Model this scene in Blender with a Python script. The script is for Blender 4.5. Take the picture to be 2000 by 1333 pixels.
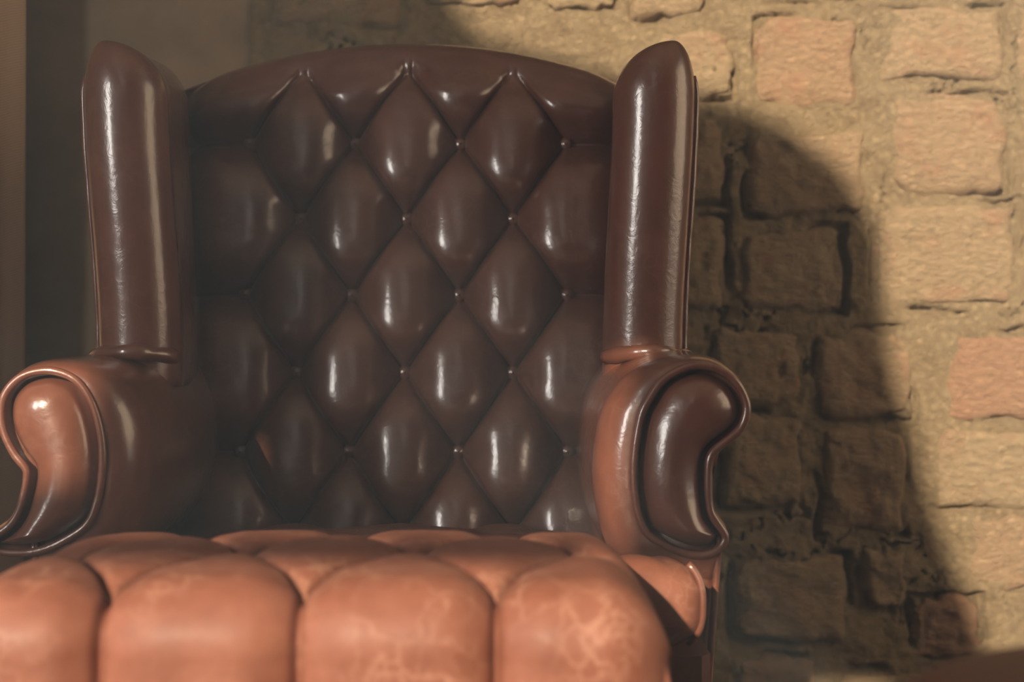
import bpy, bmesh, math, random
from mathutils import Vector, noise

# ------------------------------------------------------------------ camera, sky, sun, exposure
scene = bpy.context.scene
for o in list(bpy.data.objects):
    bpy.data.objects.remove(o)
C = scene.collection
FPX, CAMZ = 2778.0, 0.64

cam = bpy.data.cameras.new('camera')
cam.sensor_width = 36.0
cam.lens = 36.0 * FPX / 2000.0
cam.clip_start = 0.02
cam.dof.use_dof = True
cam.dof.focus_distance = 1.68
cam.dof.aperture_fstop = 4.0
camo = bpy.data.objects.new('camera', cam)
camo.location = (0, 0, CAMZ)
camo.rotation_euler = (math.pi / 2, 0, 0)
C.objects.link(camo)
scene.camera = camo

world = bpy.data.worlds.new('world')
scene.world = world
world.use_nodes = True
bg = world.node_tree.nodes['Background']
bg.inputs[0].default_value = (1.0, 0.93, 0.84, 1)
bg.inputs[1].default_value = 0.8

SUN_AZ, SUN_EL = math.radians(18), math.radians(20)
sd = Vector((math.sin(SUN_AZ) * math.cos(SUN_EL), math.cos(SUN_AZ) * math.cos(SUN_EL), -math.sin(SUN_EL)))
sun = bpy.data.lights.new('sun', 'SUN')
sun.energy = 9.5
sun.angle = math.radians(0.85)
sun.color = (1.0, 0.83, 0.62)
suno = bpy.data.objects.new('sun', sun)
suno.rotation_euler = sd.to_track_quat('-Z', 'Y').to_euler()
suno.location = (-1, -3, 3)
C.objects.link(suno)

# daylight entering by the big window of the left wall
LWX, LWY0, LWY1, LWZ0, LWZ1 = -1.65, -0.42, 0.38, 0.40, 1.75
al = bpy.data.lights.new('window_daylight', 'AREA')
al.shape = 'RECTANGLE'
al.size, al.size_y = LWY1 - LWY0, LWZ1 - LWZ0
al.energy = 64
al.color = (1.0, 0.97, 0.92)
alo = bpy.data.objects.new('window_daylight', al)
alo.location = (LWX - 0.06, (LWY0 + LWY1) / 2, (LWZ0 + LWZ1) / 2)
alo.rotation_euler = Vector((1, 0, 0)).to_track_quat('-Z', 'Z').to_euler()
C.objects.link(alo)

# soft warm fill lamp, added behind an opening in the right wall
RX1, RWY0, RWY1, RWZ0, RWZ1 = 2.3, 0.4, 1.9, 0.3, 2.4
ar = bpy.data.lights.new('warm_fill_light', 'AREA')
ar.shape = 'RECTANGLE'
ar.size, ar.size_y = RWY1 - RWY0, RWZ1 - RWZ0
ar.energy = 23
ar.color = (1.0, 0.70, 0.40)
aro = bpy.data.objects.new('warm_fill_light', ar)
aro.location = (RX1 + 0.09, (RWY0 + RWY1) / 2, (RWZ0 + RWZ1) / 2)
aro.rotation_euler = Vector((-1, 0, 0)).to_track_quat('-Z', 'Z').to_euler()
C.objects.link(aro)

vs = scene.view_settings
vs.view_transform = 'Standard'
vs.look = 'None'
vs.gamma = 1.0
vs.exposure = 0.0
vs.use_curve_mapping = False
scene.cycles.use_denoising = True
scene.cycles.max_bounces = 5
scene.cycles.diffuse_bounces = 3
scene.cycles.glossy_bounces = 3
scene.cycles.volume_bounces = 0
scene.cycles.adaptive_threshold = 0.03
scene.cycles.sample_clamp_indirect = 4.0
scene.cycles.caustics_reflective = False
scene.cycles.caustics_refractive = False

HAZE = 0.037
# ------------------------------------------------------------------ helpers
def P(px, py, y):
    """photograph pixel seen at depth y -> room point"""
    return Vector(((px - 1000) * y / FPX, y, CAMZ - (py - 666.5) * y / FPX))

def empty(name, loc, label, cat, group=None):
    o = bpy.data.objects.new(name, None)
    o.location = loc
    o.empty_display_size = 0.05
    C.objects.link(o)
    o['label'] = label
    o['category'] = cat
    if group:
        o['group'] = group
    return o

def world_origin(o):
    v = Vector((0, 0, 0))
    while o is not None:
        v += o.location
        o = o.parent
    return v

def mk(name, verts, faces, mat, parent=None, smooth=True, structure=False, recalc=True):
    off = world_origin(parent) if parent else Vector((0, 0, 0))
    me = bpy.data.meshes.new(name)
    me.from_pydata([tuple(Vector(v) - off) for v in verts], [], faces)
    if recalc:
        bm = bmesh.new(); bm.from_mesh(me)
        bmesh.ops.recalc_face_normals(bm, faces=bm.faces)
        bm.to_mesh(me); bm.free()
    me.materials.append(mat)
    if smooth:
        me.polygons.foreach_set('use_smooth', [True] * len(me.polygons))
    me.update()
    o = bpy.data.objects.new(name, me)
    C.objects.link(o)
    if parent:
        o.parent = parent
    if structure:
        o['kind'] = 'structure'
    return o

def grid_faces(nu, nv, wrap_u=False, wrap_v=False, base=0):
    f = []
    for i in range(nu if wrap_u else nu - 1):
        for j in range(nv if wrap_v else nv - 1):
            a = i * nv + j
            b = ((i + 1) % nu) * nv + j
            c = ((i + 1) % nu) * nv + (j + 1) % nv
            d = i * nv + (j + 1) % nv
            f.append((base + a, base + b, base + c, base + d))
    return f

def loft(loops, cap0=True, cap1=True):
    n = len(loops[0])
    verts = [p for l in loops for p in l]
    faces = grid_faces(len(loops), n, False, True)
    if cap0:
        faces.append(tuple(range(n)))
    if cap1:
        b = (len(loops) - 1) * n
        faces.append(tuple(b + k for k in range(n)))
    return verts, faces

def catmull(pts, per, closed=True):
    out = []
    n = len(pts)
    for i in range(n if closed else n - 1):
        if closed:
            p0, p1, p2, p3 = pts[(i - 1) % n], pts[i], pts[(i + 1) % n], pts[(i + 2) % n]
        else:
            p0, p1, p2, p3 = pts[max(i - 1, 0)], pts[i], pts[i + 1], pts[min(i + 2, n - 1)]
        for k in range(per):
            t = k / per
            out.append(0.5 * ((2 * p1) + (p2 - p0) * t + (2 * p0 - 5 * p1 + 4 * p2 - p3) * t * t + (3 * p1 - p0 - 3 * p2 + p3) * t ** 3))
    if not closed:
        out.append(pts[-1].copy())
    return out

def resample(pts, n, closed=True):
    q = pts + [pts[0]] if closed else pts
    L = [0.0]
    for a, b in zip(q, q[1:]):
        L.append(L[-1] + (b - a).length)
    out, k = [], 0
    cnt = n if closed else n - 1
    for i in range(n):
        s = L[-1] * i / cnt
        while k < len(L) - 2 and L[k + 1] < s:
            k += 1
        d = L[k + 1] - L[k]
        t = (s - L[k]) / d if d > 0 else 0
        out.append(q[k].lerp(q[k + 1], min(max(t, 0), 1)))
    return out

def tube(name, path, r, mat, parent, closed=False, seg=8, wobble=0.0):
    n = len(path)
    loops = []
    up = Vector((0, 1, 0))
    for i in range(n):
        a = path[(i - 1) % n] if closed or i > 0 else path[i]
        b = path[(i + 1) % n] if closed or i < n - 1 else path[i]
        t = (b - a).normalized()
        ref = up if abs(t.dot(up)) < 0.9 else Vector((1, 0, 0))
        s = t.cross(ref).normalized()
        w = s.cross(t).normalized()
        rr = r * (1 + wobble * noise.noise(path[i] * 40))
        loops.append([path[i] + s * rr * math.cos(2 * math.pi * k / seg) + w * rr * math.sin(2 * math.pi * k / seg) for k in range(seg)])
    verts = [p for l in loops for p in l]
    faces = grid_faces(n, seg, closed, True)
    if not closed:
        faces += [tuple(range(seg)), tuple((n - 1) * seg + k for k in range(seg))]
    return mk(name, verts, faces, mat, parent)

def box(name, a, b, mat, parent=None, bevel=0.0, structure=False):
    bm = bmesh.new()
    bmesh.ops.create_cube(bm, size=1)
    for v in bm.verts:
        v.co = Vector([a[i] + (v.co[i] + 0.5) * (b[i] - a[i]) for i in range(3)])
    if bevel > 0:
        bmesh.ops.bevel(bm, geom=bm.edges[:], offset=bevel, segments=3, affect='EDGES', profile=0.5)
    vs_ = [v.co.copy() for v in bm.verts]
    bm.verts.index_update()
    fs = [tuple(v.index for v in f.verts) for f in bm.faces]
    bm.free()
    return mk(name, vs_, fs, mat, parent, smooth=False, structure=structure)

def lathe(name, prof, cx, cy, mat, parent, seg=24):
    loops = [[Vector((cx + r * math.cos(2 * math.pi * k / seg), cy + r * math.sin(2 * math.pi * k / seg), z)) for k in range(seg)] for r, z in prof]
    v, f = loft(loops)
    return mk(name, v, f, mat, parent)

def sstep(a, b, x):
    t = min(max((x - a) / (b - a), 0), 1)
    return t * t * (3 - 2 * t)

def pillow(x, z, px_, pz_, H, seam=0.42, r0=0.03, n=2.3, crease=0.0, cw=0.003):
    """tufted relief: buttons where a and b are whole numbers"""
    a = x / px_ + z / pz_
    b = x / px_ - z / pz_
    fa, fb = a - math.floor(a), b - math.floor(b)
    qa = 1 - abs(1 - 2 * fa) ** n
    qb = 1 - abs(1 - 2 * fb) ** n
    pil = math.sqrt(max(qa, 0) * max(qb, 0))
    # pits around the four buttons at the corners of the diamond
    s = 1.0
    for ia in (0, 1):
        for ib in (0, 1):
            ea, eb = fa - ia, fb - ib
            dx, dz = (ea + eb) * px_ / 2, (ea - eb) * pz_ / 2
            s *= 1 - math.exp(-(dx * dx + dz * dz) / (r0 * r0))
    k = math.hypot(1 / px_, 1 / pz_)
    g = 0.0
    if crease:
        da, db = min(fa, 1 - fa) / k / cw, min(fb, 1 - fb) / k / cw
        g = crease * max(math.exp(-da * da), math.exp(-db * db))
    return H * (seam * s + (1 - seam) * pil) - g

# ------------------------------------------------------------------ materials
def newmat(name):
    m = bpy.data.materials.new(name)
    m.use_nodes = True
    nt = m.node_tree
    return m, nt, nt.nodes['Principled BSDF']

def N(nt, t, **kw):
    n = nt.nodes.new(t)
    for k, v in kw.items():
        setattr(n, k, v)
    return n

def ramp(nt, stops):
    r = N(nt, 'ShaderNodeValToRGB')
    e = r.color_ramp.elements
    while len(e) < len(stops):
        e.new(0.5)
    for el, (p, c) in zip(e, stops):
        el.position = p
        el.color = c if len(c) == 4 else (*c, 1)
    return r

def mix(nt, a, b, fac, mode='MIX'):
    m = N(nt, 'ShaderNodeMix', data_type='RGBA', blend_type=mode)
    L = nt.links
    for s, v in ((m.inputs[6], a), (m.inputs[7], b), (m.inputs[0], fac)):
        if hasattr(v, 'links'):
            L.new(v, s)
        else:
            s.default_value = (*v, 1) if isinstance(v, tuple) and len(v) == 3 else v
    return m.outputs[2]

def noise_n(nt, co, scale, detail=4, rough=0.55, dist=0.0):
    n = N(nt, 'ShaderNodeTexNoise')
    n.inputs['Scale'].default_value = scale
    n.inputs['Detail'].default_value = detail
    n.inputs['Roughness'].default_value = rough
    n.inputs['Distortion'].default_value = dist
    nt.links.new(co, n.inputs['Vector'])
    return n.outputs['Fac']

def world_co(nt):
    return N(nt, 'ShaderNodeNewGeometry').outputs['Position']

def leather(name, base, light, vein, rough=0.30, coat=0.5, coat_rough=0.16, vein_amt=0.7, spec=0.6):
    m, nt, b = newmat(name)
    co = world_co(nt)
    cloud = ramp(nt, [(0.32, base), (0.70, light)])
    nt.links.new(noise_n(nt, co, 19, 5, 0.62), cloud.inputs[0])
    # pale rubbed creases: a warped web of thin lines, stronger in worn patches
    wn = N(nt, 'ShaderNodeTexNoise'); wn.inputs['Scale'].default_value = 26; wn.inputs['Detail'].default_value = 4
    nt.links.new(co, wn.inputs['Vector'])
    wadd = N(nt, 'ShaderNodeVectorMath', operation='MULTIPLY_ADD')
    wadd.inputs[1].default_value = (0.085, 0.085, 0.085)
    nt.links.new(wn.outputs['Color'], wadd.inputs[0]); nt.links.new(co, wadd.inputs[2])
    web = N(nt, 'ShaderNodeTexVoronoi', feature='DISTANCE_TO_EDGE')
    web.inputs['Scale'].default_value = 33
    nt.links.new(wadd.outputs[0], web.inputs['Vector'])
    vr = ramp(nt, [(0.0, (1, 1, 1)), (0.04, (0.35, 0.35, 0.35)), (0.13, (0, 0, 0))])
    nt.links.new(web.outputs['Distance'], vr.inputs[0])
    patch = ramp(nt, [(0.40, (0, 0, 0)), (0.66, (vein_amt,) * 3)])
    nt.links.new(noise_n(nt, co, 14, 3), patch.inputs[0])
    fm = N(nt, 'ShaderNodeMath', operation='MULTIPLY')
    nt.links.new(vr.outputs[0], fm.inputs[0]); nt.links.new(patch.outputs[0], fm.inputs[1])
    col = mix(nt, cloud.outputs[0], vein, fm.outputs[0])
    nt.links.new(col, b.inputs['Base Color'])
    b.inputs['Roughness'].default_value = rough
    b.inputs['Specular IOR Level'].default_value = spec
    b.inputs['Coat Weight'].default_value = coat
    b.inputs['Coat Roughness'].default_value = coat_rough
    # grain and fine wrinkles
    fine = noise_n(nt, co, 60, 5, 0.65, 0.8)
    bp = N(nt, 'ShaderNodeBump')
    bp.inputs['Strength'].default_value = 0.13
    bp.inputs['Distance'].default_value = 0.004
    nt.links.new(fine, bp.inputs['Height'])
    nt.links.new(bp.outputs[0], b.inputs['Normal'])
    nt.links.new(bp.outputs[0], b.inputs['Coat Normal'])
    return m

LEATHER = leather('brown_leather', (0.110, 0.039, 0.024), (0.150, 0.054, 0.033), (0.21, 0.115, 0.08), rough=0.34, coat=1.0, coat_rough=0.13, vein_amt=0.35, spec=0.5)
STOOL_LEATHER = leather('worn_brown_leather', (0.145, 0.047, 0.026), (0.215, 0.082, 0.051), (0.435, 0.2465, 0.174), rough=0.62, coat=0.06, coat_rough=0.35, vein_amt=0.42, spec=0.28)

DULL_LEATHER = leather('dull_dark_leather', (0.075, 0.030, 0.020), (0.10, 0.042, 0.028), (0.12, 0.07, 0.05), rough=0.55, coat=0.0, vein_amt=0.2, spec=0.25)

def simple(name, col, rough=0.7, bump=0.0, scale=30, var=0.15):
    m, nt, b = newmat(name)
    co = world_co(nt)
    c2 = tuple(c * (1 - var) for c in col)
    r = ramp(nt, [(0.3, c2), (0.7, col)])
    f = noise_n(nt, co, scale, 5, 0.6)
    nt.links.new(f, r.inputs[0])
    nt.links.new(r.outputs[0], b.inputs['Base Color'])
    b.inputs['Roughness'].default_value = rough
    if bump:
        bp = N(nt, 'ShaderNodeBump')
        bp.inputs['Strength'].default_value = bump
        bp.inputs['Distance'].default_value = 0.004
        nt.links.new(f, bp.inputs['Height'])
        nt.links.new(bp.outputs[0], b.inputs['Normal'])
    return m

PAINT = simple('cream_wall_paint', (0.62, 0.50, 0.36), 0.85, 0.15, 25)
PLASTER = simple('old_brown_plaster', (0.2936, 0.2114, 0.1331), 0.9, 0.3, 9, 0.3)
CEIL = simple('ceiling_paint', (0.7, 0.60, 0.46), 0.9)
FRAME = simple('window_frame_paint', (0.6, 0.55, 0.45), 0.5)
DARKWOOD = simple('dark_wood', (0.06, 0.028, 0.015), 0.35, 0.2, 20, 0.4)

def floor_mat():
    m, nt, b = newmat('floor_boards')
    co = world_co(nt)
    mp = N(nt, 'ShaderNodeMapping')
    mp.inputs['Scale'].default_value = (1, 12, 1)
    nt.links.new(co, mp.inputs[0])
    r = ramp(nt, [(0.3, (0.06, 0.035, 0.018)), (0.7, (0.11, 0.065, 0.033))])
    nt.links.new(noise_n(nt, mp.outputs[0], 4, 5), r.inputs[0])
    nt.links.new(r.outputs[0], b.inputs['Base Color'])
    b.inputs['Roughness'].default_value = 0.45
    return m
FLOOR = floor_mat()

def brick_mat():
    m, nt, b = newmat('limewashed_brick')
    co = world_co(nt)
    oi = N(nt, 'ShaderNodeObjectInfo')
    tint = ramp(nt, [(0.0, (0.4777, 0.3624, 0.2265)), (0.45, (0.4859, 0.3541, 0.2224)), (0.8, (0.4942, 0.3336, 0.21)), (1.0, (0.4942, 0.3006, 0.1935))])
    nt.links.new(oi.outputs['Alpha'], tint.inputs[0])
    pr = ramp(nt, [(0.52, (0, 0, 0)), (0.72, (0.6, 0.6, 0.6))])
    nt.links.new(noise_n(nt, co, 17, 5, 0.65), pr.inputs[0])
    c1 = mix(nt, tint.outputs[0], (0.50, 0.265, 0.17, 1), pr.outputs[0])
    dr = ramp(nt, [(0.54, (0, 0, 0)), (0.72, (0.8, 0.8, 0.8))])
    nt.links.new(noise_n(nt, co, 45, 6, 0.7), dr.inputs[0])
    c2 = mix(nt, c1, (0.33, 0.235, 0.135, 1), dr.outputs[0])
    nt.links.new(c2, b.inputs['Base Color'])
    b.inputs['Roughness'].default_value = 0.9
    b.inputs['Specular IOR Level'].default_value = 0.25
    mp = N(nt, 'ShaderNodeMapping'); mp.inputs['Scale'].default_value = (1, 1, 1.7)
    nt.links.new(co, mp.inputs[0])
    h1 = noise_n(nt, mp.outputs[0], 60, 8, 0.7, 0.4)
    bp = N(nt, 'ShaderNodeBump'); bp.inputs['Strength'].default_value = 1.0; bp.inputs['Distance'].default_value = 0.020
    nt.links.new(h1, bp.inputs['Height'])
    nt.links.new(bp.outputs[0], b.inputs['Normal'])
    return m
BRICK = brick_mat()

def mortar_mat():
    m, nt, b = newmat('sandy_mortar')
    co = world_co(nt)
    r = ramp(nt, [(0.25, (0.2937, 0.215, 0.125)), (0.5, (0.4062, 0.3075, 0.1875)), (0.75, (0.4437, 0.3438, 0.215))])
    nt.links.new(noise_n(nt, co, 22, 7, 0.68), r.inputs[0])
    nt.links.new(r.outputs[0], b.inputs['Base Color'])
    b.inputs['Roughness'].default_value = 0.95
    b.inputs['Specular IOR Level'].default_value = 0.2
    h1 = noise_n(nt, co, 75, 8, 0.72, 0.6)
    bp = N(nt, 'ShaderNodeBump'); bp.inputs['Strength'].default_value = 1.0; bp.inputs['Distance'].default_value = 0.02
    nt.links.new(h1, bp.inputs['Height'])
    nt.links.new(bp.outputs[0], b.inputs['Normal'])
    return m
MORTAR = mortar_mat()

def curtain_mat():
    m, nt, b = newmat('herringbone_curtain_cloth')
    co = world_co(nt)
    mp = N(nt, 'ShaderNodeMapping'); mp.inputs['Rotation'].default_value = (0, math.radians(35), 0)
    nt.links.new(co, mp.inputs[0])
    w = N(nt, 'ShaderNodeTexWave'); w.inputs['Scale'].default_value = 95; w.inputs['Distortion'].default_value = 0.6
    w.bands_direction = 'Z'
    nt.links.new(mp.outputs[0], w.inputs[0])
    r = ramp(nt, [(0.2, (0.375, 0.255, 0.165)), (0.8, (0.63, 0.45, 0.3))])
    nt.links.new(w.outputs['Fac'], r.inputs[0])
    nt.links.new(r.outputs[0], b.inputs['Base Color'])
    b.inputs['Roughness'].default_value = 0.95
    bp = N(nt, 'ShaderNodeBump'); bp.inputs['Strength'].default_value = 0.4; bp.inputs['Distance'].default_value = 0.002
    nt.links.new(w.outputs['Fac'], bp.inputs['Height'])
    nt.links.new(bp.outputs[0], b.inputs['Normal'])
    return m
CLOTH = curtain_mat()

# ------------------------------------------------------------------ the room
WY = 2.40                      # plane of the brick wall
RY0, RZ1 = -1.0, 2.75
box('floor', (LWX - 0.1, RY0 - 0.1, -0.06), (RX1, WY + 0.12, 0.0), FLOOR, structure=True)
box('ceiling', (LWX - 0.1, RY0 - 0.1, RZ1), (RX1, WY + 0.12, RZ1 + 0.06), CEIL, structure=True)

def cell_wall(name, axis, pos, th, ub, zb, openings, mat):
    """wall made of blocks on a grid of breaks, leaving out the cells inside openings"""
    verts, faces = [], []
    for u0, u1 in zip(ub, ub[1:]):
        for z0, z1 in zip(zb, zb[1:]):
            um, zm = (u0 + u1) / 2, (z0 + z1) / 2
            if any(a < um < b and c < zm < d for a, b, c, d in openings):
                continue
            k = len(verts)
            for w in (pos, pos + th):
                for u, z in ((u0, z0), (u1, z0), (u1, z1), (u0, z1)):
                    verts.append((u, w, z) if axis == 'y' else (w, u, z))
            faces += [tuple(k + i for i in f) for f in ((0, 1, 2, 3), (7, 6, 5, 4), (0, 4, 5, 1), (1, 5, 6, 2), (2, 6, 7, 3), (3, 7, 4, 0))]
    return mk(name, verts, faces, mat, smooth=False, structure=True)

# unseen mask wall added behind the camera, its openings cut to shape the sunlight
def G(px, py, y):
    p = P(px, py, y)
    k = (RY0 - y) / sd.y
    return (p.x + sd.x * k, p.z + sd.z * k)
def rect(x0, x1, z0, z1, y):
    """opening whose light falls on the span x0..x1, z0..z1 at depth y"""
    k = (RY0 - y) / sd.y
    return [(x + sd.x * k, z + sd.z * k) for x, z in ((x0, z0), (x1, z0), (x1, z1), (x0, z1))]
OPEN = [rect(-0.48, 0.21, 0.335, 0.470, 1.1), rect(-0.48, 0.21, 0.519, 0.560, 1.1), rect(0.130, 0.27, 0.356, 0.448, 1.4),
        rect(0.02, 0.13, 0.385, 0.68, 1.56), rect(-0.62, -0.460, 0.49, 0.655, 1.5),
        [G(*q, WY) for q in ((800, -90), (2250, -90), (2250, 1400), (1960, 1400), (1880, 1150), (1815, 1000), (1780, 850), (1735, 700), (1715, 560), (1705, 450),
                             (1640, 335), (1530, 250), (1440, 205), (1330, 180), (1180, 140), (940, 75))]]
def inside(poly, x, z):
    c = False
    for (x0, z0), (x1, z1) in zip(poly, poly[1:] + poly[:1]):
        if (z0 > z) != (z1 > z) and x < (x1 - x0) * (z - z0) / (z1 - z0) + x0:
            c = not c
    return c
def shade_wall(name, pos, th, mat):
    ub = [LWX - 0.1] + [-1.6 + 0.01 * k for k in range(240)] + [RX1]
    zcell = 0.0075
    nz = int(RZ1 / zcell)
    verts, faces = [], []
    for u0, u1 in zip(ub, ub[1:]):
        polys = [p for p in OPEN if min(q[0] for q in p) < u1 and max(q[0] for q in p) > u0]
        start = None
        for k in range(nz + 1):
            solid = k < nz and not any(inside(p, (u0 + u1) / 2, (k + 0.5) * zcell) for p in polys)
            if solid and start is None:
                start = k
            if not solid and start is not None:
                z0, z1 = start * zcell, (k * zcell if k < nz else RZ1)
                b = len(verts)
                for w in (pos, pos + th):
                    verts += [(u0, w, z0), (u1, w, z0), (u1, w, z1), (u0, w, z1)]
                faces += [tuple(b + i for i in f) for f in ((0, 1, 2, 3), (7, 6, 5, 4), (0, 4, 5, 1), (1, 5, 6, 2), (2, 6, 7, 3), (3, 7, 4, 0))]
                start = None
    return mk(name, verts, faces, mat, smooth=False, structure=True)
shade_wall('sun_mask_wall', RY0 - 0.02, 0.02, DARKWOOD)
cell_wall('wall_left', 'x', LWX - 0.05, 0.05, [RY0 - 0.1, LWY0, LWY1, WY + 0.12], [0, LWZ0, LWZ1, RZ1], [(LWY0, LWY1, LWZ0, LWZ1)], PAINT)
cell_wall('wall_right', 'x', RX1, 0.05, [RY0 - 0.1, RWY0, RWY1, WY + 0.12], [0, RWZ0, RWZ1, RZ1], [(RWY0, RWY1, RWZ0, RWZ1)], PAINT)
# frame of the left window
def window_frame(name, x0, x1, y0, y1, z0, z1):
    v, f = [], []
    for a, b in (((y0, z0), (y1, z0 + 0.05)), ((y0, z1 - 0.05), (y1, z1)), ((y0, z0 + 0.05), (y0 + 0.05, z1 - 0.05)), ((y1 - 0.05, z0 + 0.05), (y1, z1 - 0.05))):
        k = len(v)
        for x in (x0, x1):
            v += [(x, a[0], a[1]), (x, b[0], a[1]), (x, b[0], b[1]), (x, a[0], b[1])]
        f += [tuple(k + i for i in q) for q in ((0, 1, 2, 3), (7, 6, 5, 4), (0, 4, 5, 1), (1, 5, 6, 2), (2, 6, 7, 3), (3, 7, 4, 0))]
    mk(name, v, f, FRAME, smooth=False, structure=True)
window_frame('window_1', LWX - 0.05, LWX + 0.01, LWY0, LWY1, LWZ0, LWZ1)
window_frame('fill_opening_frame', RX1 - 0.01, RX1 + 0.05, RWY0, RWY1, RWZ0, RWZ1)  # frames the opening added for the warm fill lamp

# brick wall: uneven mortar bed with the bricks set into it
BX0, BX1, BZ0, BZ1 = P(490, 0, WY).x, RX1, 0.0, RZ1
def fbm(p, o=4):
    return noise.fractal(p, 0.9, 2.1, o, noise_basis='PERLIN_ORIGINAL')
RECTS = [(1476, 33, 1674, 213), (1720, 13, 1960, 157), (1736, 183, 1968, 377), (1708, 395, 1987, 608), (1455, 255, 1692, 425),
         (1440, 442, 1650, 612), (1588, 640, 1786, 822), (1848, 648, 2090, 822), (1820, 838, 2065, 990), (1600, 832, 1768, 1045),
         (1405, 805, 1572, 996), (1380, 645, 1572, 795), (1425, 1085, 1655, 1255), (1690, 1075, 1765, 1195), (1778, 1165, 1915, 1290),
         (1888, 1003, 2110, 1150), (1280, 55, 1437, 195), (1235, -120, 1382, 36), (1978, 15, 2190, 160), (1990, 195, 2220, 380),
         (2006, 405, 2230, 605), (1195, 215, 1418, 400), (1205, 425, 1420, 610), (1440, -165, 1690, 5), (1720, -150, 1965, -12),
         (525, -110, 790, 48), (820, -130, 1030, 18), (1060, -90, 1205, 22), (1430, 1280, 1600, 1440), (1640, 1310, 1860, 1470), (1990, -150, 2200, -10)]
RW = [(P(r[0], 0, WY).x, P(r[2], 0, WY).x, P(0, r[3], WY).z, P(0, r[1], WY).z) for r in RECTS]
def bed(x, z):
    p = Vector((x, 0.3, z))
    h = 0.001 + 0.007 * fbm(p * 13) + 0.005 * fbm(p * 42, 4)
    for k, (x0, x1, z0, z1) in enumerate(RW):
        if x0 - 0.02 < x < x1 + 0.02 and z0 - 0.02 < z < z1 + 0.02:
            d = max(x0 - x, x - x1, z0 - z, z - z1) + 0.008 * noise.noise(Vector((x * 24, 3.3 + k, z * 24)))
            if abs(d) < 0.008:
                m = sstep(0.02, 0.35, noise.noise(Vector((x * 9, k * 1.7, z * 9))))
                h -= 0.020 * m * (1 - (d / 0.008) ** 2)
    # open cracks wandering through the mortar
    c = abs(noise.noise(Vector((x * 16, 4.2, z * 16))) + 0.3 * noise.noise(Vector((x * 60, 1.2, z * 60))))
    if c < 0.035:
        h -= 0.016 * (1 - c / 0.035) * sstep(0.05, 0.3, noise.noise(Vector((x * 5, 9.1, z * 5))))
    return WY - h
xs = [BX0 + (1.08 - BX0) * i / 429 for i in range(430)] + [1.3, 1.7, BX1]
zs = [0.02 + 1.28 * j / 359 for j in range(360)] + [1.5, 2.0, BZ1]
zs = [0.0] + zs
vx = [(x, bed(x, z), z) for x in xs for z in zs]
wall_back = mk('wall_back', vx, grid_faces(len(xs), len(zs)), MORTAR, structure=True, recalc=False)
box('backing', (LWX - 0.1, WY + 0.035, 0), (RX1, WY + 0.12, RZ1), MORTAR, parent=wall_back)

random.seed(11)
def brick(r, prot, seed):
    x0, z1 = P(r[0], 0, WY).x, P(0, r[1], WY).z
    x1, z0 = P(r[2], 0, WY).x, P(0, r[3], WY).z
    cx, cz, hw, hh = (x0 + x1) / 2, (z0 + z1) / 2, (x1 - x0) / 2, (z1 - z0) / 2
    nu, nv = 34, 30
    verts = []
    off = Vector((seed * 3.7, seed * 1.3, seed * 2.1))
    tilt = (random.uniform(-.02, .02), random.uniform(-.02, .02))
    for i in range(nu):
        for j in range(nv):
            u = -1 + 2 * i / (nu - 1)
            v = -1 + 2 * j / (nv - 1)
            u = math.copysign(abs(u) ** 0.8, u); v = math.copysign(abs(v) ** 0.8, v)
            # square -> rounded rectangle with irregular rim
            k = 0.085
            uu = u * (1 - k * v ** 4 * abs(u)); vv = v * (1 - k * u ** 4 * abs(v))
            m = max(abs(u), abs(v))
            rim = 0.016 * m ** 3 * fbm(Vector((uu * 1.3, vv * 1.3, 0)) + off, 3)
            x = cx + uu * (hw + rim); z = cz + vv * (hh + rim)
            q = Vector((x, 0, z))
            h = prot * (1 - m ** 10) - 0.024 * m ** 16
            h += (1 - m ** 6) * (0.0075 * fbm(q * 20 + off, 4) + 0.0035 * fbm(q * 70 + off, 3))
            h += (tilt[0] * uu + tilt[1] * vv) * 0.3
            verts.append((x, WY - h, z))
    o = mk('brick', verts, grid_faces(nu, nv), BRICK, wall_back, recalc=False)
    t = {1: 0.75, 3: 0.55, 8: 1.0, 15: 0.95, 4: 0.25, 9: 0.05, 7: 0.45}.get(seed, random.uniform(0.0, 0.75))
    o.color = (1, 1, 1, t)
    return o

for i, r in enumerate(RECTS):
    brick(r, random.uniform(0.010, 0.016), i + 1)
# the rest of the wall carries on in the same uneven courses
yy, row = -700, 0
count = len(RECTS)
while yy < 1750:
    h = random.uniform(165, 195)
    xx = 500 + (row % 2) * 110 + random.uniform(-20, 20)
    while xx < 2750:
        w = random.uniform(180, 245)
        r = (xx, yy + random.uniform(-8, 8), xx + w, yy + h)
        if not any(r[0] < s[2] + 12 and r[2] > s[0] - 12 and r[1] < s[3] + 12 and r[3] > s[1] - 12 for s in RECTS) and r[0] > 505:
            if P(r[2], 0, WY).x < RX1 - 0.02 and P(0, r[3], WY).z > 0.01:
                brick(r, random.uniform(0.007, 0.012), count + 1)
                count += 1
        xx += w + random.uniform(28, 45)
    yy += h + random.uniform(25, 40)
    row += 1

# smooth plastered strip at the left of the bricks
pv = []
for i in range(40):
    for j in range(120):
        x = LWX + (BX0 + 0.012 - LWX) * i / 39
        z = RZ1 * j / 119
        e = sstep(35, 39, i)
        pv.append((x, WY - 0.022 + 0.03 * e + 0.003 * fbm(Vector((x, 0, z)) * 7, 3), z))
mk('plaster_panel', pv, grid_faces(40, 120), PLASTER, wall_back, recalc=False)

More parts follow.
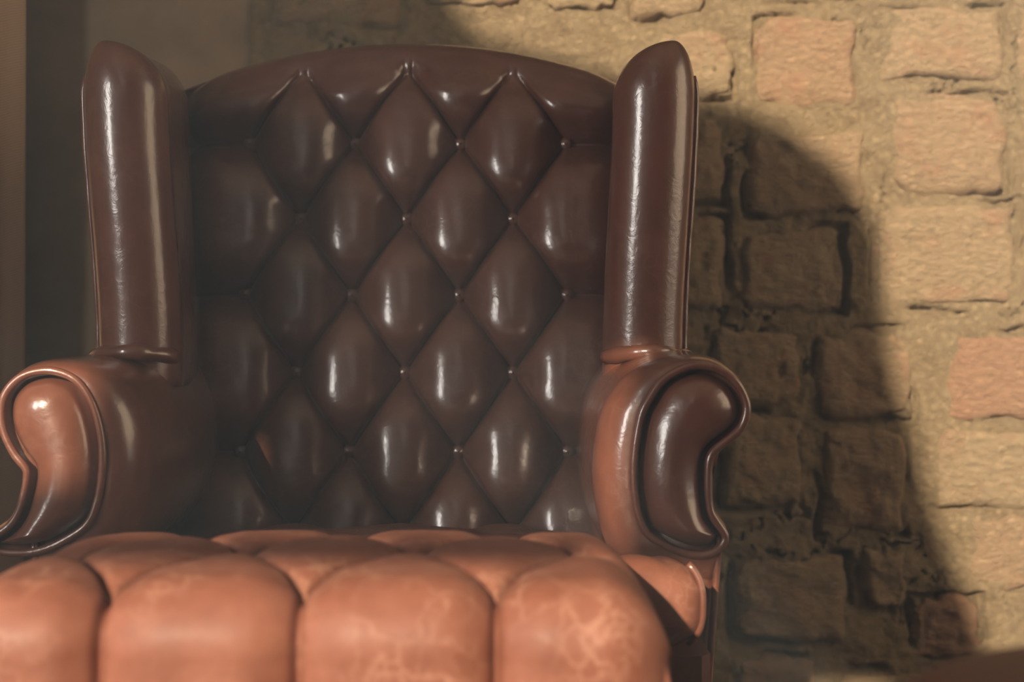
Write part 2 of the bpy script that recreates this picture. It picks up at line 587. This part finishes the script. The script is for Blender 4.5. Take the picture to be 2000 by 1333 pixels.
# ------------------------------------------------------------------ curtain at the left edge
cv = []
NCU, NCV = 230, 40
for i in range(NCU):
    for j in range(NCV):
        u = i / (NCU - 1); v = j / (NCV - 1)
        x = -1.62 + u * 0.845 + 0.006 * math.sin(v * 3)
        ph = (u - 1) * 2 * math.pi * 11.05 + 2 * math.pi * 4.25
        y = 2.20 + 0.04 * math.sin(ph + 0.3 * math.sin(v * 4)) + 0.01 * math.sin(ph * 2.3 + 2)
        cv.append((x, y, 0.02 + v * 2.6))
curtain = mk('curtain', cv, grid_faces(NCU, NCV), CLOTH)
sm = curtain.modifiers.new('thickness', 'SOLIDIFY'); sm.thickness = 0.004
curtain['label'] = 'brown herringbone cloth curtain hanging in folds at the left edge beside the wing chair'
curtain['category'] = 'curtain'

# ------------------------------------------------------------------ the wing chair
CX = -0.1455
chair = empty('wing_armchair', (CX, 1.75, 0), 'dark brown leather wingback armchair with deep buttoned back and scrolled arms', 'armchair')
KX, KZ, ZR = 0.147, 0.2125, 0.703          # tuft lattice: half-pitch columns, rows through z = ZR

def ztop(x):
    return 1.067 - 0.62 * x * x
def tuft_back(x, z):
    xl = max(-0.2205, min(0.2205, x))
    zl = max(0.37, min(1.0137, z))
    # a button lies at x = +-KX/2 on the row z = ZR
    return pillow(xl - KX / 2, zl - ZR, KX, KZ, 0.050, 0.46, 0.033, 2.7, 0.004, 0.0028)
def back_point(x, s):
    """s: metres up the front of the back, then over the rounded top and down behind"""
    R = 0.05
    zt = ztop(x)
    z0 = 0.33
    front = zt - R - z0
    if s < front:
        z = z0 + s; ny, nz = -1.0, 0.0; y = 0.0
    elif s < front + math.pi * R:
        a = (s - front) / R
        z = zt - R + R * math.sin(a); y = R * (1 - math.cos(a)); ny, nz = -math.cos(a), math.sin(a)
    else:
        z = zt - R - (s - front - math.pi * R); y = 2 * R; ny, nz = 1.0, 0.0
    yb = 1.875 + 0.17 * (min(z, zt - R) - 0.483) + y + 0.022
    e = max(0, (abs(x) - 0.245) / 0.075)
    yb += 0.05 * e * e if ny < 0.5 else 0
    h = tuft_back(x, z)
    if s < front + math.pi * R:
        fd = sstep(front - 0.035, front + R * 0.7, s)
        h = h * (1 - fd) + 0.020 * fd
        h *= 1 - sstep(front + R * 1.6, front + R * 3.1, s)
    else:
        h = 0
    h -= 0.022 if ny < 0.5 else 0
    return Vector((CX + x, yb + ny * h, z + max(nz, 0) * h))
bv = []
NBX, NBS = 400, 490
for i in range(NBX):
    x = -0.345 + 0.690 * i / (NBX - 1)
    L = ztop(x) - 0.05 - 0.33
    ls = [L * k / 429 for k in range(430)] + [L + math.pi * 0.05 * (k + 1) / 50 for k in range(50)] + [L + math.pi * 0.05 + L * (k + 1) / 10 for k in range(10)]
    for s in ls:
        bv.append(back_point(x, s))
backrest = mk('backrest', bv, grid_faces(NBX, NBS), LEATHER, chair, recalc=False)

bm_v, bm_f = [], []
prof = [(0.0102, 0.004), (0.0104, 0.0), (0.0098, -0.004), (0.0078, -0.0068), (0.0045, -0.0083), (0.0008, -0.0088)]
for r, d in prof:
    for k in range(16):
        bm_v.append((r * math.cos(k * math.pi / 8), d, r * math.sin(k * math.pi / 8)))
bm_f = grid_faces(len(prof), 16, False, True) + [tuple((len(prof) - 1) * 16 + k for k in range(16))]
bme = bpy.data.meshes.new('button')
bme.from_pydata(bm_v, [], bm_f)
bme.materials.append(LEATHER)
bme.polygons.foreach_set('use_smooth', [True] * len(bme.polygons))
for row in range(-3, 4):
    z = ZR + row * KZ / 2
    if z > 1.02 or z < 0.36:
        continue
    cols = [(-1.5, -0.5, 0.5, 1.5), (-1, 0, 1)][row % 2]
    for c in cols:
        p = back_point(c * KX, z - 0.33)
        b = bpy.data.objects.new('button', bme)
        C.objects.link(b)
        b.parent = backrest
        b.location = p - chair.location + Vector((0, -0.003, 0))

# wings
def wing(s):
    loops = []
    T0 = 0.049
    Z = [0.585 + (0.93 - 0.585) * k / 30 for k in range(31)] + [0.93 + 0.066 * math.sin(math.pi / 2 * k / 16) for k in range(1, 17)]
    for z in Z:
        f = math.sqrt(max(1 - ((z - 0.93) / 0.0663) ** 2, 0.0009)) if z > 0.93 else 1.0
        T = T0 * f
        lean = 0.012 * sstep(0.62, 0.95, z)
        yn = 1.664 + 0.035 * (1 - f) + 0.012 * math.cos((z - 0.6) * 8)
        cxf = 0.304 + lean + 0.022 * (1 - f)
        loop = []
        for k in range(25):                      # nose, from inner side round to outer side
            a = math.pi * k / 24
            loop.append((cxf - T * math.cos(a), yn + T - T * 1.0 * math.sin(a)))
        n = 14
        for k in range(1, n + 1):                # outer side going back
            t = k / n
            loop.append((cxf + T + (0.372 - 0.353) * t * f, yn + T + (2.02 - yn - T) * t))
        for k in range(n + 1):                   # inner side coming forward
            t = 1 - k / n
            bulge = 0.010 * math.sin(math.pi * t) * f
            loop.append((cxf - T - bulge + (0.308 - 0.262) * t * f, yn + T + (2.02 - yn - T) * t))
        rise = 0.018
        loops.append([Vector((CX + s * x, y, z + rise * sstep(1.68, 1.95, y) * sstep(0.7, 0.93, z))) for x, y in loop])
    v, f = loft(loops)
    w = mk('wing', v, f, LEATHER, chair)
    path = []
    for k in range(40):
        z = 0.615 + (0.955 - 0.615) * k / 39
        lean = 0.012 * sstep(0.62, 0.95, z)
        yn = 1.664 + 0.012 * math.cos((z - 0.6) * 8)
        ff = math.sqrt(max(1 - ((z - 0.93) / 0.0663) ** 2, 0.1)) if z > 0.93 else 1.0
        path.append(Vector((CX + s * (0.304 + lean + 0.0485 * ff), yn + 0.040 + 0.03 * (1 - ff), z)))
    tube('piping', path, 0.0042, LEATHER, w, wobble=0.25)
    # gathered fold where the wing meets the arm
    fold = [Vector((CX + s * (0.258 + 0.096 * t), 1.706 - 0.042 * math.sin(math.pi * t), 0.621 + 0.006 * math.sin(math.pi * t))) for t in [k / 24 for k in range(25)]]
    tube('gathered_roll', fold, 0.009, LEATHER, w, seg=12, wobble=0.3)
    return w
wing(-1)
wing(1)

# arms: scroll front outline traced at its own depth
AY = 1.52
R_PANEL = [(1256, 812), (1272, 780), (1295, 747), (1329, 726), (1365, 718), (1402, 726), (1433, 749), (1451, 780), (1454, 806), (1443, 835), (1417, 858),
           (1391, 879), (1381, 900), (1379, 931), (1380, 973), (1385, 1004), (1399, 1027), (1412, 1046), (1409, 1061), (1391, 1076), (1365, 1081),
           (1334, 1076), (1298, 1061), (1266, 1038), (1251, 1004), (1243, 962), (1241, 921), (1245, 869)]
L_PANEL = [(190, 828), (176, 786), (150, 748), (112, 730), (75, 729), (40, 742), (14, 772), (7, 808), (13, 846), (33, 886), (54, 912), (57, 930),
           (52, 962), (42, 1000), (22, 1030), (-6, 1050), (-16, 1062), (-6, 1072), (30, 1077), (80, 1072), (130, 1050), (170, 1020), (188, 976), (197, 920), (197, 872)]
R_SPINE = [(1355, 795), (1320, 870), (1312, 960), (1345, 1030)]
L_SPINE = [(92, 800), (122, 880), (122, 965), (70, 1040)]

def arm(pts, spine, s):
    loop = resample(catmull([P(px, py, AY) for px, py in pts], 8), 120)
    area = sum(a.x * b.z - b.x * a.z for a, b in zip(loop, loop[1:] + loop[:1]))
    sg = 1 if area > 0 else -1
    nrm = []
    n = len(loop)
    for i in range(n):
        t = (loop[(i + 2) % n] - loop[i - 2]).normalized()
        nrm.append(Vector((t.z, 0, -t.x)) * sg)
    zmax = max(p.z for p in loop); zmin = min(p.z for p in loop)
    outset = []
    for p, q in zip(loop, nrm):
        inner = max(-q.x * s, 0); outer = max(q.x * s, 0)
        up = max(q.z, 0); dn = max(-q.z, 0)
        o = Vector((0, 0, 0))
        o.x = -s * 0.040 * inner ** 0.8 + s * 0.006 * outer
        o.z = 0.011 * up - 0.05 * dn * (1 if (p.x - CX) * s < 0.36 else 0.1)
        outset.append(o)
    loops = []
    r = 0.055
    ys = []
    for k in range(0, 15):
        a = math.pi / 2 * k / 14
        loops.append([Vector((p.x, AY + r * (1 - math.cos(a)), p.z)) + o * math.sin(a) + q * 0.0035 for p, o, q in zip(loop, outset, nrm)])
    for k in range(1, 16):
        t = k / 15
        y = AY + r + (1.95 - AY - r) * t
        loops.append([Vector((p.x, y, p.z)) + o + q * 0.0035 + Vector((-s * 0.006 * math.sin(math.pi * t), 0, 0.012 * t)) for p, o, q in zip(loop, outset, nrm)])
    # turn in the front edge to make the groove beside the panel
    inner = [[Vector((p.x, AY + 0.012, p.z)) - q * 0.004 for p, q in zip(loop, nrm)],
             [Vector((p.x, AY + 0.002, p.z)) + q * 0.0005 for p, q in zip(loop, nrm)]]
    v, f = loft(inner + loops)
    a = mk('arm', v, f, LEATHER, chair)
    # padded front panel
    sp = resample(catmull([P(px, py, AY) for px, py in spine], 10, closed=False), 60, closed=False)
    rings = []
    near = []
    for p in loop:
        near.append(min(sp, key=lambda c: (c - p).length_squared))
    for _ in range(6):
        near = [(near[i - 1] + near[i] * 2 + near[(i + 1) % n]) / 4 for i in range(n)]
    for k in range(15):
        t = k / 14
        e = 1 - (1 - t) ** 1.6
        hgt = 0.021 * (1 - (1 - t) ** 3.2) - 0.010 * (1 - min(1, t * 10))
        ring = []
        for p, c, q in zip(loop, near, nrm):
            b = p - q * 0.0055
            w = b.lerp(c, e * 0.985)
            ring.append(Vector((w.x, AY + 0.002 - hgt, w.z)))
        rings.append(ring)
    v, f = loft(rings, cap0=False, cap1=True)
    mk('front_panel', v, f, LEATHER, a)
    tube('piping', [Vector((p.x, AY - 0.002, p.z)) + q * 0.002 for p, q in zip(loop, nrm)], 0.0044, LEATHER, a, closed=True, wobble=0.15)
    return a
arm(R_PANEL, R_SPINE, 1)
arm(L_PANEL, L_SPINE, -1)

# upholstered lower body: side panels, rail, outside back
def side(s):
    loops = []
    for k in range(12):
        t = k / 11
        z = 0.17 + (0.44 - 0.17) * t
        x1 = 0.352 + 0.020 * t
        x0 = 0.295
        y0 = 1.528
        pts = []
        for (x, y) in ((x0, y0 + 0.012), (x0 + 0.012, y0), (x1 - 0.016, y0), (x1 - 0.004, y0 + 0.006), (x1, y0 + 0.02), (x1 + 0.004, 1.8), (x1, 2.03), (x0, 2.03)):
            pts.append(Vector((CX + s * x, y, z)))
        loops.append(pts)
    v, f = loft(loops)
    o = mk('side_panel', v, f, LEATHER, chair)
    tube('piping', [Vector((CX + s * (0.348 + 0.020 * t), 1.527, 0.17 + 0.26 * t)) for t in [k / 14 for k in range(15)]], 0.0042, LEATHER, o)
side(-1); side(1)
v, f = loft([[Vector((CX + x, y, z)) for x, y in ((-0.345, 1.43), (-0.335, 1.42), (0.335, 1.42), (0.345, 1.43), (0.345, 1.53), (-0.345, 1.53))] for z in (0.17, 0.2, 0.26, 0.325)])
mk('front_rail', v, f, LEATHER, chair, smooth=False)
v, f = loft([[Vector((CX + x, y, z)) for x, y in ((-0.345, 2.02), (0.345, 2.02), (0.345, 2.075), (-0.345, 2.075))] for z in (0.17, 0.45, 0.75, 0.95)])
mk('outside_back', v, f, LEATHER, chair, smooth=False)
v, f = loft([[Vector((CX + x, y, z)) for x, y in ((-0.30, 1.50), (0.30, 1.50), (0.30, 2.03), (-0.30, 2.03))] for z in (0.17, 0.31)])
mk('seat_deck', v, f, LEATHER, chair, smooth=False)
for sx in (-1, 1):
    for y, kick in ((1.47, -0.02), (2.02, 0.04)):
        pr = [(0.024, 0.0), (0.026, 0.01), (0.020, 0.03), (0.018, 0.08), (0.026, 0.13), (0.03, 0.175)]
        loops = [[Vector((CX + sx * 0.30 + r * math.cos(2 * math.pi * k / 16), y + kick * (1 - z / 0.175) + r * math.sin(2 * math.pi * k / 16), z)) for k in range(16)] for r, z in pr]
        v, f = loft(loops)
        mk('leg', v, f, DARKWOOD, chair)

# T-shaped seat cushion
def cushion_loops():
    loops = []
    n = 120
    ys = [1.385 + 0.05 * (1 - math.cos(math.pi / 2 * k / 12)) for k in range(13)] + [1.435 + (1.86 - 1.435) * k / 60 for k in range(1, 57)] + [1.832 + 0.03 * math.sin(math.pi / 2 * k / 8) for k in range(1, 9)]
    for y in ys:
        w = 0.338 - 0.098 * sstep(1.485, 1.525, y)
        if y < 1.435:
            q = math.sqrt(max(1 - ((1.435 - y) / 0.05) ** 2, 0))
        elif y > 1.832:
            q = math.sqrt(max(1 - ((y - 1.832) / 0.0305) ** 2, 0))
        else:
            q = 1
        T = 0.052 * (0.35 + 0.65 * q)
        w -= 0.03 * (1 - q)
        zc = 0.378 - 0.075 * (y - 1.40)
        loop = []
        for k in range(n):
            a = 2 * math.pi * k / n
            ca, sa = math.cos(a), math.sin(a)
            x = w * math.copysign(abs(ca) ** 0.32, ca)
            z = T * math.copysign(abs(sa) ** 0.55, sa)
            if sa > 0:
                h = pillow(x, y - 1.47, 0.137, 0.25, 0.020, 0.4, 0.03) - 0.012
                z += h * min(1, sa * 2.5) * q * sstep(0.335, 0.27, abs(x))
            loop.append(Vector((CX + x, y, zc + z)))
        loops.append(loop)
    return loops
v, f = loft(cushion_loops())
seat = mk('seat_cushion', v, f, STOOL_LEATHER, chair)
for s in (-1, 1):
    pth = [Vector((CX + s * (0.334 - 0.014 * abs(t) ** 3), 1.405 + 0.006 * t * t, 0.379 + 0.040 * t)) for t in [-1 + k / 10 for k in range(21)]]
    tube('piping', pth, 0.0036, LEATHER, seat)

# ------------------------------------------------------------------ the tufted footstool in front
FX = -0.1480
stool = empty('footstool', (FX, 1.16, 0), 'worn tan leather footstool with tufted top in front of the wing armchair', 'footstool')
FY0, FY1, FZ0, FZ1, FR, FW = 0.978, 1.345, 0.29, 0.454, 0.034, 0.262
VF = FZ1 - FR - FZ0
VA = math.pi / 2 * FR
VT = FY1 - FY0 - 2 * FR
def fprof(v):
    if v < VF:
        t = v / VF
        return FY0 + 0.004, FZ0 + v, -1.0, 0.0
    v -= VF
    if v < VA:
        a = v / FR
        return FY0 + FR - FR * math.cos(a) + 0.004 * (1 - a / 1.571), FZ1 - FR + FR * math.sin(a), -math.cos(a), math.sin(a)
    v -= VA
    if v < VT:
        return FY0 + FR + v, FZ1 + 0.007 * math.sin(math.pi * v / VT) - 0.010 * v / VT, 0.0, 1.0
    v -= VT
    if v < VA:
        a = v / FR
        return FY1 - FR + FR * math.sin(a), FZ1 - 0.010 - FR + FR * math.cos(a), math.sin(a), math.cos(a)
    v -= VA
    return FY1, FZ1 - 0.010 - FR - v, 1.0, 0.0
VTOT = 2 * VF + 2 * VA + VT
V_F = VF + VA
fv = []
NX, NV = 420, 300
rend = 0.055
for i in range(NX):
    t = -1 + 2 * i / (NX - 1)
    x = FW * math.sin(t * math.pi / 2) * 0.35 + FW * t * 0.65
    e = max(0, (abs(x) - (FW - rend)) / rend)
    d = rend * (1 - math.sqrt(max(1 - e * e, 0)))
    crown = 0.004 * (1 - (x / FW) ** 2)
    for j in range(NV):
        v = VTOT * j / (NV - 1)
        y, z, ny, nz = fprof(v)
        vl = max(0.0, min(0.25, (v - V_F) * 0.25 / 0.27))
        xl = max(-0.2055, min(0.2055, x))
        h = pillow(xl, vl, 0.137, 0.25, 0.0175, 0.36, 0.022, 4.2, 0.007, 0.0032)
        if v < V_F:                                  # pleats fade out down the front
            fd = sstep(V_F, V_F - 0.16, v)
            h = h * (1 - 0.25 * fd) + 0.25 * fd * 0.015
        h = h * (1 - e * e) + 0.008 * e * e
        h += crown * max(nz, 0)
        fv.append(Vector((FX + x, y + ny * (h - d), z + nz * (h - d))))
ff = grid_faces(NX, NV)
ff.append(tuple(range(NV)))
ff.append(tuple((NX - 1) * NV + j for j in range(NV)))
pad = mk('padded_top', fv, ff, STOOL_LEATHER, stool, recalc=False)
for s in (-1, 1):
    pth = [Vector((FX + s * (0.2635 - 0.012 * (t ** 3)), 1.010 - 0.004 * t, 0.30 + 0.115 * t)) for t in [k / 16 for k in range(17)]]
    tube('piping', pth, 0.0045, STOOL_LEATHER, pad)
v, f = loft([[Vector((FX + x, y, z)) for x, y in ((-0.25, 0.985), (0.25, 0.985), (0.25, 1.345), (-0.25, 1.345))] for z in (0.2, 0.24, 0.292)])
mk('base', v, f, STOOL_LEATHER, stool, smooth=False)
for sx in (-1, 1):
    for y in (1.03, 1.30):
        lathe('leg', [(0.018, 0), (0.022, 0.012), (0.015, 0.03), (0.018, 0.09), (0.027, 0.15), (0.02, 0.175), (0.028, 0.205)], FX + sx * 0.21, y, DARKWOOD, stool, 16)

# ------------------------------------------------------------------ round leather stool close to the camera
rs = empty('round_stool', (0.335, 0.66, 0), 'out of focus round dark brown leather stool at the lower right corner', 'stool')
pr = [(0.02, 0.38), (0.13, 0.38), (0.158, 0.39), (0.168, 0.41), (0.168, 0.435), (0.160, 0.455), (0.142, 0.469), (0.115, 0.476), (0.07, 0.4785), (0.002, 0.479)]
pp = catmull([Vector((a, 0, b)) for a, b in pr], 4, closed=False)
lathe('seat', [(max(p.x, 0.001), p.z) for p in pp], 0.335, 0.66, DULL_LEATHER, rs, 48)
tube('piping', [Vector((0.335 + 0.1695 * math.cos(a), 0.66 + 0.1695 * math.sin(a), 0.423)) for a in [2 * math.pi * k / 60 for k in range(60)]], 0.004, LEATHER, rs, closed=True)
lathe('frame_ring', [(0.10, 0.35), (0.15, 0.35), (0.155, 0.365), (0.15, 0.382), (0.10, 0.382)], 0.335, 0.66, DARKWOOD, rs, 32)
for k in range(4):
    a = math.pi / 4 + k * math.pi / 2
    loops = []
    for z, r, o in ((0.0, 0.013, 0.155), (0.2, 0.016, 0.135), (0.365, 0.02, 0.115)):
        cx, cy = 0.335 + o * math.cos(a), 0.66 + o * math.sin(a)
        loops.append([Vector((cx + r * math.cos(2 * math.pi * q / 12), cy + r * math.sin(2 * math.pi * q / 12), z)) for q in range(12)])
    v, f = loft(loops)
    mk('leg', v, f, DARKWOOD, rs)

# ------------------------------------------------------------------ thin scattering volume added to lift the dark tones
hm = bpy.data.materials.new('tone_lift_volume'); hm.use_nodes = True
hn = hm.node_tree
for n in list(hn.nodes):
    if n.type != 'OUTPUT_MATERIAL':
        hn.nodes.remove(n)
vsn = hn.nodes.new('ShaderNodeVolumeScatter')
vsn.inputs['Color'].default_value = (0.70, 0.86, 1.0, 1)
vsn.inputs['Density'].default_value = HAZE
hn.links.new(vsn.outputs[0], hn.nodes['Material Output'].inputs['Volume'])
haze = box('tone_lift_haze', (LWX - 0.3, RY0 - 0.2, -0.1), (RX1 + 0.2, WY + 0.2, RZ1 + 0.1), hm)
haze['kind'] = 'stuff'
haze['label'] = 'thin haze volume added around the armchair to lift the dark tones'
haze['category'] = 'haze'
